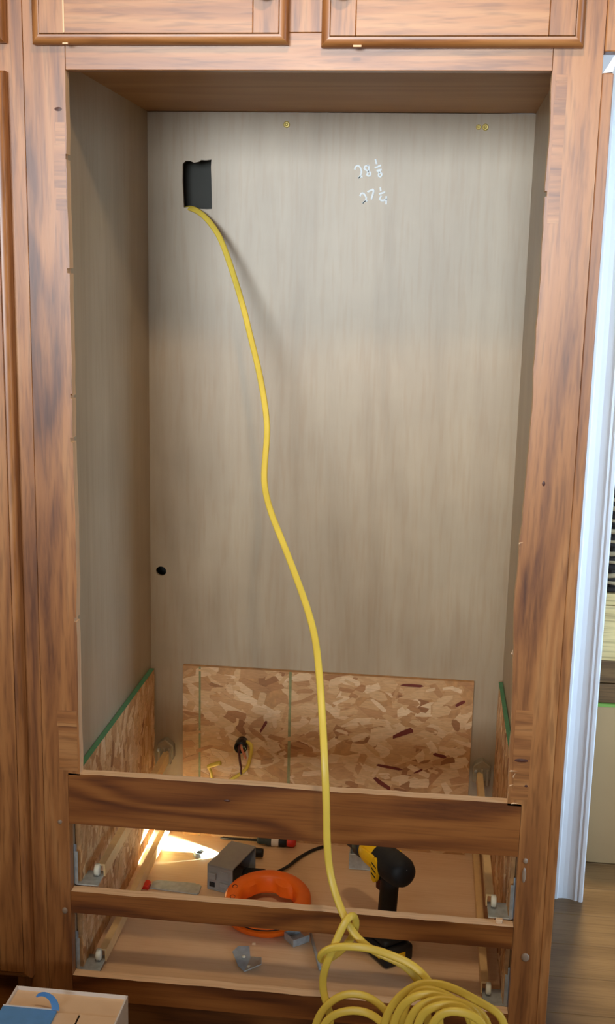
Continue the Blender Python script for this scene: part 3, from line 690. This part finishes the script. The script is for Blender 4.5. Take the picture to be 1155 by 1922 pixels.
def strand_board(name, origin, U, Vv, N, w, h, thick, count, seed, label, big=50, mean_ang=0.0, lines=(), edge_paint=False, reds=()):
    """board in the U/V plane at origin, facing N; flakes lie on the N face."""
    r = random.Random(seed)
    O, U, Vv, N = Vector(origin), Vector(U), Vector(Vv), Vector(N)
    root = empty(name, tuple(O + U * (w / 2)), label, 'strand board', 'strand boards lining the cabinet')
    P = lambda u, v, n: tuple(O + U * u + Vv * v + N * n)
    V = [P(0, 0, -thick), P(w, 0, -thick), P(w, h, -thick), P(0, h, -thick), P(0, 0, 0), P(w, 0, 0), P(w, h, 0), P(0, h, 0)]
    fix_normals(link_mesh('board_core', V, BOXF, M['osb'], root))
    items = []
    for k in range(count):
        L_ = r.lognormvariate(math.log(0.058), 0.5); L_ = min(L_, 0.14)
        B_ = min(L_ * r.uniform(0.2, 0.6), 0.036)
        items.append([L_ * B_, L_, B_, mean_ang + r.gauss(0, 0.5), r.uniform(0, w), r.uniform(0, h)])
    items.sort(reverse=True)
    AV = []; AF = []
    for k, (ar, L_, B_, ang, cu, cv) in enumerate(items):
        pts = [(min(max(a, 0), w), min(max(b, 0), h)) for a, b in strand_poly(L_, B_, ang, cu, cv, r)]
        hgt = 0.00012 + 0.0013 * (k / len(items)) * r.uniform(0.8, 1.0)
        tilt = r.uniform(-0.0001, 0.0001)
        n = len(pts)
        v = [P(a, b, 0.00002) for a, b in pts] + [P(a, b, hgt + tilt * (i % 3 - 1)) for i, (a, b) in enumerate(pts)]
        f = [(i, (i + 1) % n, n + (i + 1) % n, n + i) for i in range(n)] + [tuple(range(n, 2 * n))]
        if k < big:
            fix_normals(link_mesh('wood_strand', v, f, M['strand_one'], root))
        else:
            b0 = len(AV); AV += v; AF += [tuple(i + b0 for i in q) for q in f]
    s = fix_normals(link_mesh('small_strands', AV, AF, M['strand'], root)); s['kind'] = 'stuff'
    for (cu, cv, L_, B_, ang) in reds:
        pts = strand_poly(L_, B_, ang, cu, cv, r); n = len(pts)
        v = [P(a, b, 0) for a, b in pts] + [P(a, b, 0.0019) for a, b in pts]
        f = [(i, (i + 1) % n, n + (i + 1) % n, n + i) for i in range(n)] + [tuple(range(n, 2 * n))]
        fix_normals(link_mesh('wood_strand', v, f, M['strand_red'], root))
    for u0, mat, lw in lines:
        v = [P(u0 - lw, 0.0, 0.0005), P(u0 + lw, 0.0, 0.0005), P(u0 + lw, h, 0.0005), P(u0 - lw, h, 0.0003), P(u0 - lw, 0.0, 0.0011), P(u0 + lw, 0.0, 0.0011), P(u0 + lw, h, 0.0011), P(u0 - lw, h, 0.0011)]
        fix_normals(link_mesh('guide_line', v, BOXF, mat, root))
    if edge_paint:
        v = [P(0, h, -thick), P(w, h, -thick), P(w, h, 0.0012), P(0, h, 0.0012), P(0, h + 0.0008, -thick), P(w, h + 0.0008, -thick), P(w, h + 0.0008, 0.0012), P(0, h + 0.0008, 0.0012)]
        fix_normals(link_mesh('painted_edge', v, BOXF, M['green'], root))
    return root

strand_board('strand_board', (0.053, 0.562, FZ), (1, 0, 0), (0, 0, 1), (0, -1, 0), 0.630, 0.399, 0.0115, 560, 5,
             'wide tan strand board standing against the back panel, hole and wires in it', big=110,
             lines=((0.038, M['green_line'], 0.0022), (0.237, M['green_line'], 0.0030)),
             reds=((0.444, 0.155, 0.045, 0.011, -0.62), (0.455, 0.195, 0.06, 0.006, -0.12), (0.50, 0.385, 0.048, 0.007, 0.0), (0.602, 0.350, 0.025, 0.008, 0.6),
                   (0.485, 0.275, 0.05, 0.013, 0.45), (0.18, 0.27, 0.032, 0.007, 1.1), (0.565, 0.23, 0.03, 0.008, -0.2), (0.52, 0.19, 0.022, 0.005, 0.5)))
strand_board('strand_board', (XL + 0.0100, 0.030, FZ), (0, 1, 0), (0, 0, 1), (1, 0, 0), 0.530, 0.388, 0.009, 420, 7,
             'tan strand board lining the left wall, its top edge green', big=60, mean_ang=1.35, edge_paint=True)
strand_board('strand_board', (XR - 0.0080, 0.555, FZ), (0, -1, 0), (0, 0, 1), (-1, 0, 0), 0.525, 0.405, 0.007, 300, 9,
             'shaded strand board lining the right wall, its top edge green', big=40, mean_ang=1.35, edge_paint=True)

# ================================================================ WIRING IN THE STRAND BOARD
cd = empty('wiring_conduit', (0.186, 0.545, 0.345), 'black conduit end with loose stripped wires poking from the strand board', 'conduit')
turned('conduit_end', [(0.0, 0.004), (0.009, 0.004), (0.010, 0.0), (0.0135, -0.002), (0.0145, 0.004), (0.0145, 0.016), (0.012, 0.020), (0.012, 0.030)], (0.186, 0.538, 0.356), (0.03, 1, 0.22), M['black_gloss'], cd, n=20)
for nm, mat, r in (('yellow', 'yellow', 0.0040), ('pink', 'copper', 0.0028), ('dark', 'wire_dark', 0.0026), ('white', 'wire_white', 0.0022), ('stub', 'yellow', 0.0048), ('stub2', 'yellow', 0.0034)):
    pts = [tuple(p) for p in WIRES[nm]]
    tube('wire', pts, r, M[mat], cd, n=8, step=0.004)

# ================================================================ YELLOW CABLE
sec = rounded_rect(0.0116, 0.0064, 0.0030, 3)
pts = catmull(CABLE_PATH, 0.008)
for it in range(6):
    pts = [pts[0]] + [pts[i] * 0.5 + (pts[i - 1] + pts[i + 1]) * 0.25 for i in range(1, len(pts) - 1)] + [pts[-1]]
V, F = sweep(pts, sec, (0.1, -1.0, 0.45))
cable = fix_normals(link_mesh('electrical_cable', V, F, M['yellow'], smooth=True, origin=(0.62, -0.2, 0.0)))
tag(cable, 'long yellow flat cable hanging from wall hole, knotted, coiled below', 'cable')

# ================================================================ THINGS ON THE CABINET FLOOR
# --- grey wiring box, open to the right
jb = empty('junction_box', (0.186, 0.385, FZ), 'grey plastic wiring box lying open-sided behind the orange reel', 'wiring box')
ang = math.atan2(0.327 - 0.345, 0.192 - 0.147)
A = Matrix.Rotation(math.radians(-17), 3, 'Z'); c0 = Vector((0.153, 0.340, FZ + 0.001))
def jbx(name, b, mat, parent, bev=0.0012):
    V = [tuple(A @ Vector(v) + c0) for v in boxv(*b)]
    o = link_mesh(name, V, BOXF, mat, parent); bevel(o, bev, 2); return o
w_, d_, h_ = 0.058, 0.108, 0.056
shell = jbx('bottom_wall', (0, w_, 0, d_, 0, 0.003), M['grey_plastic'], jb)
jbx('top_wall', (0, w_, 0, d_, h_ - 0.003, h_), M['grey_plastic'], jb)
jbx('front_wall', (0, w_, 0, 0.003, 0.003, h_ - 0.003), M['grey_plastic'], jb)
jbx('rear_wall', (0, w_, d_ - 0.003, d_, 0.003, h_ - 0.003), M['grey_plastic'], jb)
jbx('back_wall', (0, 0.003, 0.003, d_ - 0.003, 0.003, h_ - 0.003), M['grey_plastic'], jb)
jbx('nail_boss', (0.006, 0.022, -0.006, 0.0, 0.026, 0.040), M['grey_plastic'], jb)
jbx('nail_boss', (0.030, 0.050, -0.004, 0.0, 0.012, 0.022), M['grey_plastic'], jb)
jbx('knockout', (0.030, 0.050, -0.0015, 0.0005, 0.028, 0.046), M['grey_plastic'], jb, 0.0004)
jbx('knockout', (0.006, 0.018, -0.0015, 0.0005, 0.008, 0.018), M['black'], jb, 0.0004)

# --- orange fish-tape reel
rc = (0.290, 0.263, FZ)
reel = empty('cable_reel', rc, 'orange ring-shaped pull tape reel lying on the cabinet floor', 'tape reel')
prof = [(0.056, 0.004), (0.060, 0.0), (0.080, 0.0), (0.085, 0.004), (0.086, 0.014), (0.0815, 0.0155), (0.0815, 0.0205), (0.086, 0.022), (0.085, 0.034), (0.080, 0.040), (0.072, 0.0415), (0.064, 0.0415), (0.058, 0.039), (0.056, 0.034)]
auto_smooth(turned('casing', prof, rc, (0, 0, 1), M['orange'], reel, n=48, closed=True), 60)
turned('tape_slot', [(0.0812, 0.0155), (0.0822, 0.016), (0.0822, 0.020), (0.0812, 0.0205)], rc, (0, 0, 1), M['black'], reel, n=48, closed=True)
# grip along the inner rim with finger bumps
V = []; F = []; n = 30
for k in range(n + 1):
    t = math.radians(35 + 200 * k / n)
    env = math.sin(math.pi * k / n) ** 0.5
    ri = 0.0565 - env * (0.003 + 0.004 * max(0, math.sin(k / n * math.pi * 5)))
    if k < 8: ri -= 0.009 * math.sin(math.pi * k / 8)
    for r_, z_ in ((0.0575, 0.006), (ri, 0.008), (ri, 0.032), (0.0575, 0.0375)):
        V.append((rc[0] + r_ * math.cos(t), rc[1] + r_ * math.sin(t), FZ + z_))
for k in range(n):
    for i in range(4):
        F.append((k * 4 + i, (k + 1) * 4 + i, (k + 1) * 4 + (i + 1) % 4, k * 4 + (i + 1) % 4))
F.append((3, 2, 1, 0)); F.append(tuple(n * 4 + i for i in range(4)))
auto_smooth(fix_normals(link_mesh('grip', V, F, M['orange'], reel)), 50)
for a_ in (196, 168):
    t = math.radians(a_)
    turned('screw_hole', [(0, 0.0), (0.0045, 0.0), (0.0055, 0.0008), (0.0055, -0.001)], (rc[0] + 0.069 * math.cos(t), rc[1] + 0.069 * math.sin(t), FZ + 0.0414), (0, 0, 1), M['wire_dark'], reel, n=14)
tube('tape_end', [(0.225, 0.335, FZ + 0.02), (0.25, 0.37, FZ + 0.016), (0.281, 0.400, FZ + 0.012), (0.306, 0.440, FZ + 0.008), (0.325, 0.486, FZ + 0.005), (0.350, 0.525, FZ + 0.004), (0.372, 0.545, FZ + 0.004)], 0.0035, M['black'], reel, n=8, step=0.01)
# the reel leans back, its far rim resting on the pouch
TR = Matrix.Rotation(math.radians(5.2), 3, 'X'); piv = Vector((rc[0], 0.178, FZ))
for o in list(reel.children):
    if o.name.startswith('tape_end'): continue
    for v in o.data.vertices:
        w = v.co + Vector(rc); v.co = TR @ (w - piv) + piv - Vector(rc)
blk = box('tape_pouch', (0.218, 0.268, 0.350, 0.404, FZ + 0.0005, FZ + 0.022), M['black'], bev=0.007, seg=3)
tag(blk, 'small black pouch between the grey wiring box and orange reel', 'pouch')

# --- cordless drill standing on its battery
D0 = Vector((0.527, 0.165, FZ)); RD = Matrix.Rotation(math.radians(128), 3, 'Z')
drill = empty('cordless_drill', tuple(D0), 'yellow and black cordless drill standing on its battery', 'drill')
def dl(p): return tuple(RD @ Vector(p) + D0)
def dbox(name, b, mat, parent, bev=0.004, seg=3, taper=1.0):
    V = []
    for v in boxv(*b):
        k = taper if v[2] > (b[4] + b[5]) / 2 else 1.0
        cx, cy = (b[0] + b[1]) / 2, (b[2] + b[3]) / 2
        V.append(dl((cx + (v[0] - cx) * k, cy + (v[1] - cy) * k, v[2])))
    o = link_mesh(name, V, BOXF, mat, parent); bevel(o, bev, seg); return auto_smooth(o, 50)
bat = dbox('battery', (-0.044, 0.044, -0.032, 0.032, 0.001, 0.036), M['black'], drill, 0.007)
dbox('battery_label', (-0.026, 0.026, 0.0315, 0.0332, 0.014, 0.027), M['tool_yellow'], bat, 0.0006, 1)
dbox('battery_latch', (-0.0455, -0.043, -0.012, 0.012, 0.012, 0.026), M['tool_yellow'], bat, 0.0006, 1)
dbox('foot', (-0.034, 0.038, -0.028, 0.028, 0.0365, 0.050), M['black'], drill, 0.006)
# handle
hp = [dl((0.002, 0, 0.05)), dl((0.0, 0, 0.09)), dl((-0.003, 0, 0.13)), dl((-0.006, 0, 0.165))]
V, F = sweep(catmull(hp, 0.008), [(0.0155 * math.cos(t), 0.020 * math.sin(t)) for t in [2 * math.pi * k / 18 for k in range(18)]], tuple(RD @ Vector((1, 0, 0))))
fix_normals(link_mesh('handle', V, F, M['black'], drill, smooth=True))
ax = tuple(RD @ Vector((1, 0, 0)))
mc = dl((0, 0, 0.185))
turned('motor_housing', [(0, -0.054), (0.014, -0.054), (0.023, -0.050), (0.028, -0.039), (0.029, -0.020), (0.029, 0.010), (0.027, 0.026)], mc, ax, M['black'], drill, n=28)
turned('gear_housing', [(0.027, 0.024), (0.0278, 0.028), (0.0265, 0.052), (0.0235, 0.066), (0.021, 0.068), (0.0, 0.068)], mc, ax, M['tool_yellow'], drill, n=28)
turned('clutch_ring', [(0.0, 0.068), (0.0235, 0.068), (0.0245, 0.072), (0.0245, 0.086), (0.022, 0.089), (0.0, 0.089)], mc, ax, M['black'], drill, n=28)
turned('chuck', [(0.0, 0.089), (0.020, 0.089), (0.021, 0.094), (0.0205, 0.118), (0.012, 0.130), (0.0, 0.130)], mc, ax, M['black'], drill, n=24)
for s in (-1, 1):
    # yellow oval side badge with dark slashes
    pv = []; n = 20
    for yy in (0.0235, 0.0302):
        for k in range(n):
            t = 2 * math.pi * k / n
            pv.append(dl((0.006 + 0.014 * math.cos(t) * 0.75, s * yy, 0.176 + 0.024 * math.sin(t))))
    pf = [(i, (i + 1) % n, n + (i + 1) % n, n + i) for i in range(n)] + [tuple(range(n, 2 * n))]
    bd = fix_normals(link_mesh('side_badge', pv, pf, M['tool_yellow'], drill))
    for q in (-0.010, 0.0, 0.010):
        pv = [dl((0.006 + a, s * yy, 0.176 + q + b)) for yy in (0.0295, 0.0308) for a, b in ((-0.007, -0.004), (0.007, 0.001), (0.007, 0.0035), (-0.007, -0.0015))]
        fix_normals(link_mesh('badge_stripe', pv, BOXF, M['black'], bd))
    dbox('housing_panel', (0.012, 0.050, s * 0.0255 - 0.0025, s * 0.0255 + 0.0025, 0.180, 0.200), M['tool_yellow'], drill, 0.002, 2)
dbox('trigger', (0.014, 0.030, -0.008, 0.008, 0.122, 0.150), M['wire_dark'], drill, 0.004, 3)
dbox('direction_switch', (0.008, 0.022, -0.021, 0.021, 0.150, 0.158), M['black'], drill, 0.002, 2)
V, F = sweep([dl((-0.050, -0.010, 0.195)), dl((-0.052, 0.0, 0.197)), dl((-0.050, 0.010, 0.195))], circle(0.0022, 8), (0, 0, 1))
fix_normals(link_mesh('rating_label', V, F, M['wire_white'], drill))

# --- flat scraper blade with red end
sc = empty('scraper_blade', (0.078, 0.333, FZ), 'flat grey steel blade with a red tip lying on the cabinet floor', 'blade')
V, F = prism([(0.0375, 0.322), (0.138, 0.313), (0.141, 0.318), (0.140, 0.346), (0.134, 0.352), (0.128, 0.350), (0.126, 0.355), (0.046, 0.355), (0.0375, 0.348)], 'z', FZ + 0.0008, FZ + 0.0032)
bevel(fix_normals(link_mesh('blade', V, F, M['galv'], sc)), 0.0006, 1)
V, F = prism([(0.020, 0.318), (0.036, 0.316), (0.037, 0.336), (0.032, 0.342), (0.022, 0.340)], 'z', FZ + 0.0006, FZ + 0.010)
bevel(fix_normals(link_mesh('tip', V, F, M['red'], sc)), 0.002, 2)
turned('rivet', [(0, 0.0038), (0.0022, 0.0036), (0.003, 0.003)], (0.112, 0.332, FZ), (0, 0, 1), M['galv'], sc, n=10)

# --- screwdriver with black and red handle
sd = empty('screwdriver', (0.245, 0.540, FZ), 'black screwdriver with red handle end at the back of the floor', 'screwdriver')
ax = (1, 0.03, 0)
turned('shaft', [(0, -0.085), (0.002, -0.084), (0.003, -0.078), (0.003, 0.0)], (0.228, 0.538, FZ + 0.0115), ax, M['iron'], sd, n=10)
turned('handle', [(0, -0.002), (0.006, -0.002), (0.0085, 0.004), (0.0075, 0.012), (0.0105, 0.022), (0.011, 0.055), (0.0095, 0.064), (0, 0.064)], (0.228, 0.538, FZ + 0.0115), ax, M['black'], sd, n=16)
turned('handle_cap', [(0, 0.064), (0.0095, 0.0642), (0.0108, 0.070), (0.010, 0.080), (0.006, 0.084), (0, 0.084)], (0.228, 0.538, FZ + 0.0115), ax, M['red'], sd, n=16)
turned('handle_band', [(0.0112, 0.030), (0.01135, 0.032), (0.01135, 0.044), (0.0112, 0.046)], (0.228, 0.538, FZ + 0.0115), ax, M['wire_white'], sd, n=16)

# --- torch lying behind the wiring box, lit
th = empty('torch', (0.215, 0.479, FZ), 'small black torch lit and lying behind the grey wiring box', 'torch')
tb = Vector((0.222, 0.479, FZ + 0.0145)); tax = Vector((-1, 0.03, 0)).normalized()
turned('body', [(0, -0.026), (0.009, -0.026), (0.010, -0.022), (0.010, 0.028), (0.0135, 0.038), (0.014, 0.052), (0.0125, 0.052), (0.0105, 0.044)], tb, tax, M['black'], th, n=18)
turned('lens', [(0, 0.045), (0.0105, 0.045)], tb, tax, emission('lit_lens', (1.0, 0.96, 0.82, 1), 8.0), th, n=18)
lp = tb + tax * 0.055
d = bpy.data.lights.new('torch_beam', 'SPOT'); d.energy = 34.0; d.color = (0.80, 1.0, 0.90); d.spot_size = math.radians(50); d.spot_blend = 0.3; d.shadow_soft_size = 0.006
lo = bpy.data.objects.new('torch_beam', d); COL.objects.link(lo); lo.location = lp
lo.rotation_euler = (Vector((-1, 0.06, -0.16))).to_track_quat('-Z', 'Y').to_euler()

# --- small ring nut
rn = turned('conduit_ring', [(0.0075, 0.0), (0.0115, 0.0), (0.0135, 0.003), (0.0125, 0.009), (0.0105, 0.0105), (0.0075, 0.0095)], (0.110, 0.470, FZ + 0.0005), (0, 0, 1), M['galv'], n=20, closed=True, origin=(0.110, 0.470, FZ))
tag(rn, 'small dull metal ring lying in the torch glow', 'ring')

# --- second metal box at the back
b2 = empty('metal_box', (0.462, 0.495, FZ), 'grey metal wiring box at the back, left of the drill nose', 'wiring box')
for nm, b in (('bottom_plate', (0.435, 0.488, 0.463, 0.520, FZ + 0.0006, FZ + 0.0026)), ('front_plate', (0.435, 0.488, 0.463, 0.465, FZ + 0.0026, FZ + 0.036)), ('side_plate', (0.435, 0.437, 0.465, 0.520, FZ + 0.0026, FZ + 0.036)), ('side_plate', (0.486, 0.488, 0.465, 0.520, FZ + 0.0026, FZ + 0.036)), ('rear_plate', (0.437, 0.486, 0.518, 0.520, FZ + 0.0026, FZ + 0.036))):
    box(nm, b, M['galv'], b2, bev=0.0006, seg=1)
box('screw_tab', (0.455, 0.470, 0.4655, 0.473, FZ + 0.034, FZ + 0.0365), M['galv'], b2, bev=0.0005, seg=1)

# --- bent steel plate in front
bp_ = empty('bent_plate', (0.275, 0.108, FZ), 'blue-grey bent steel corner plate near the bottom rail', 'steel plate')
poly = [(0.244, 0.128), (0.252, 0.147), (0.272, 0.150), (0.279, 0.118), (0.283, 0.110), (0.276, 0.070), (0.262, 0.086)]
V = [(x, y, FZ + 0.0006 + max(0, (0.120 - y)) * 0.02) for x, y in poly] + [(x, y, FZ + 0.0026 + max(0, (0.120 - y)) * 0.02) for x, y in poly]
nn = len(poly); F = [(i, (i + 1) % nn, nn + (i + 1) % nn, nn + i) for i in range(nn)] + [tuple(range(nn - 1, -1, -1)), tuple(range(nn, 2 * nn))]
fix_normals(link_mesh('flat_leaf', V, F, M['blue_steel'], bp_))
V = [(0.279, 0.118, FZ + 0.002), (0.276, 0.070, FZ + 0.003), (0.305, 0.083, FZ + 0.012), (0.302, 0.103, FZ + 0.012)]
V = V + [(x + 0.0006, y, z - 0.0018) for x, y, z in V]
fix_normals(link_mesh('bent_leaf', V, BOXF, M['galv'], bp_))
for x, y in ((0.268, 0.112), (0.282, 0.083)):
    turned('screw', [(0, 0.003), (0.002, 0.0028), (0.0034, 0.0012), (0.0034, 0)], (x, y, FZ + 0.0034), (0, 0, 1), M['roller'], bp_, n=12)

# --- U-shaped steel clip
uc = empty('steel_clip', (0.364, 0.178, FZ), 'small square U-shaped steel clip behind the lower rail', 'clip')
Au = Matrix.Rotation(math.radians(38), 3, 'Z'); u0 = Vector((0.354, 0.160, FZ + 0.0006))
for nm, b in (('clip_base', (0, 0.036, 0, 0.034, 0, 0.002)), ('clip_wall', (0, 0.036, 0, 0.002, 0.002, 0.014)), ('clip_wall', (0, 0.036, 0.032, 0.034, 0.002, 0.014)), ('clip_end', (0, 0.002, 0.002, 0.032, 0.002, 0.014))):
    link_mesh(nm, [tuple(Au @ Vector(v) + u0) for v in boxv(*b)], BOXF, M['galv'], uc)

# --- thin steel rod
rod = tube('steel_rod', [(0.382, 0.206, FZ + 0.003), (0.396, 0.152, FZ + 0.003), (0.411, 0.095, FZ + 0.003)], 0.0028, M['galv'], n=8, origin=(0.396, 0.15, FZ))
tag(rod, 'thin steel rod on the cabinet floor beside the yellow cable', 'rod')

# --- chips
def chip(name, c, s, label, mat=None):
    r = random.Random(int(c[0] * 9999)); V = []
    for v in boxv(-s, s, -s * 0.7, s * 0.7, 0, s * 1.1):
        V.append((c[0] + v[0] * r.uniform(0.6, 1.1), c[1] + v[1] * r.uniform(0.6, 1.1), c[2] + v[2] * r.uniform(0.8, 1.15)))
    o = fix_normals(link_mesh(name, V, BOXF, mat or M['raw_x'], origin=c)); bevel(o, s * 0.15, 1)
    return tag(o, label, 'wood chip', 'wood chips left in the cabinet')
chip('wood_chip', (0.719, 0.0095, 0.3063), 0.0075, 'pale broken wood chip on the middle rail by the right stile')
chip('wood_chip', (0.306, 0.235, FZ + 0.0002), 0.005, 'tiny pale wood chip inside the orange reel')
chip('wood_chip', (0.279, 0.160, FZ + 0.0002), 0.004, 'tiny pale wood chip in front of the orange reel')
chip('wood_chip', (0.640, 0.085, FZ + 0.0002), 0.004, 'tiny wood chip on the cabinet floor right of the drill')

# ================================================================ FOREGROUND CARTON
bx0, bx1, by0, by1, bz = -0.076, 0.114, -0.42, -0.122, 0.198
ct = empty('carton', (0.019, -0.27, 0.0), 'small white carton with tan flaps and blue tape, lower left corner', 'carton')
t = 0.003
box('side_wall', (bx0, bx0 + t, by0, by1, 0.0, bz + 0.002), M['card_white'], ct, bev=0.0008, seg=1)
box('side_wall', (bx1 - t, bx1, by0, by1, 0.0, bz + 0.002), M['card_white'], ct, bev=0.0008, seg=1)
box('end_wall', (bx0 + t, bx1 - t, by1 - t, by1, 0.0, bz + 0.002), M['card_white'], ct, bev=0.0008, seg=1)
box('end_wall', (bx0 + t, bx1 - t, by0, by0 + t, 0.0, bz + 0.002), M['card_white'], ct, bev=0.0008, seg=1)
box('bottom', (bx0 + t, bx1 - t, by0 + t, by1 - t, 0.0, t), M['card'], ct)
box('flap', (bx0 + t, bx1 - t, by1 - 0.052, by1 - t, bz - 0.0065, bz - 0.0040), M['card'], ct, bev=0.0006, seg=1)
box('flap', (bx0 + t, 0.0475, by0 + t, by1 - 0.0535, bz - 0.0045, bz - 0.0020), M['card'], ct, bev=0.0006, seg=1)
box('flap', (0.0505, bx1 - t, by0 + t, by1 - 0.0535, bz - 0.0045, bz - 0.0020), M['card'], ct, bev=0.0006, seg=1)
# blue tape folded over the near flap, with a curled tail
tp = box('tape', (bx0 - 0.002, 0.012, by0 + 0.02, -0.178, bz - 0.0018, bz + 0.0030), M['blue'], ct, bev=0.0006, seg=1)
box('tape_edge', (bx0 - 0.002, 0.012, -0.1778, -0.1755, bz - 0.0015, bz + 0.0042), M['card_white'], ct, bev=0.0005, seg=1)
pts = []
for k in range(15):
    a = math.radians(-5 + 150 * k / 14)
    pts.append((-0.009 + 0.019 * math.cos(a), -0.179 + 0.010 * k / 14, bz + 0.006 + 0.020 * math.sin(a)))
V, F = sweep(pts, [(0.0065, 0.0004), (-0.0065, 0.0004), (-0.0065, -0.0004), (0.0065, -0.0004)], (0, 0, 1), scale=[1 - 0.75 * (k / 14) ** 2 for k in range(15)])
V = []; F = []
for k, p in enumerate(pts):
    a = math.radians(-5 + 150 * k / 14); wd = 0.0065 * (1 - 0.8 * (k / 14) ** 2)
    dx, dz = math.cos(a), math.sin(a)
    for q in (-1, 1):
        for yy in (-0.0004, 0.0004):
            V.append((p[0] + dx * wd * q, p[1] + yy, p[2] + dz * wd * q))
for k in range(14):
    b0 = k * 4
    for i, j in ((0, 1), (1, 3), (3, 2), (2, 0)):
        F.append((b0 + i, b0 + j, b0 + 4 + j, b0 + 4 + i))
F += [(0, 1, 3, 2), (56, 57, 59, 58)]
fix_normals(link_mesh('tape_tail', V, F, M['blue'], ct))

bag = empty('tool_bag', (-0.18, -0.30, 0.0), 'black bag cut off at the lower left picture edge', 'bag')
box('bag_body', (-0.262, -0.0905, -0.42, -0.14, 0.0, 0.19), M['black'], bag, bev=0.03, seg=4)
box('bag_lid', (-0.250, -0.0925, -0.40, -0.15, 0.17, 0.208), M['black'], bag, bev=0.015, seg=3)
tube('bag_handle', [(-0.17, -0.36, 0.205), (-0.17, -0.33, 0.235), (-0.17, -0.24, 0.235), (-0.17, -0.20, 0.205)], 0.008, M['black'], bag, n=10, step=0.01)

# ================================================================ THINGS IN THE NEXT ROOM
bb = empty('beige_chest', (1.3, 1.02, 0.0), 'beige panelled box with green top strip beyond the doorway', 'box')
box('front_panel', (0.965, 1.65, 0.815, 0.835, 0.001, 0.397), M['beige'], bb, bev=0.002)
box('chest_body', (0.967, 1.648, 0.836, 1.22, 0.001, 0.385), M['beige'], bb)
box('green_strip', (0.965, 1.65, 0.813, 1.22, 0.3975, 0.405), M['lime'], bb)
cr_ = empty('brown_crate', (1.3, 1.02, 0.4055), 'dark brown wooden crate stacked on the beige box', 'crate')
box('lower_board', (0.970, 1.65, 0.818, 1.20, 0.4055, 0.452), M['brown_board'], cr_, bev=0.002)
box('upper_board', (0.970, 1.65, 0.822, 1.20, 0.4535, 0.508), M['brown_board'], cr_, bev=0.002)
pc = empty('pale_crate', (1.3, 1.02, 0.5085), 'pale wooden crate on top of the dark brown crate', 'crate')
box('board', (0.970, 1.65, 0.820, 1.20, 0.5085, 0.640), M['pale_board'], pc, bev=0.002)
box('board', (0.970, 1.65, 0.822, 1.20, 0.6415, 0.668), M['pale_board'], pc, bev=0.002)
bk = empty('woven_basket', (1.3, 1.02, 0.6685), 'dark basket of striped woven cord on the pale crate', 'basket')
box('basket_body', (0.985, 1.60, 0.835, 1.18, 0.669, 0.92), M['straw_dark'], bk, bev=0.02, seg=3)
k = 0; z = 0.675
while z < 0.90:
    ph = 0.006 * math.sin(k * 1.7)
    pts = [(0.978, 1.10, z), (0.978, 0.86, z + ph), (0.990, 0.834, z + ph), (1.1, 0.828, z + 0.004 - ph), (1.3, 0.828, z + 0.012), (1.55, 0.828, z)]
    tube('cord_row', pts, 0.0058, M['straw_pale' if k % 2 else 'straw_dark'], bk, n=8, step=0.04)
    z += 0.0125; k += 1

for o in list(bpy.data.objects):
    if '_o' in o.keys():
        del o['_o']
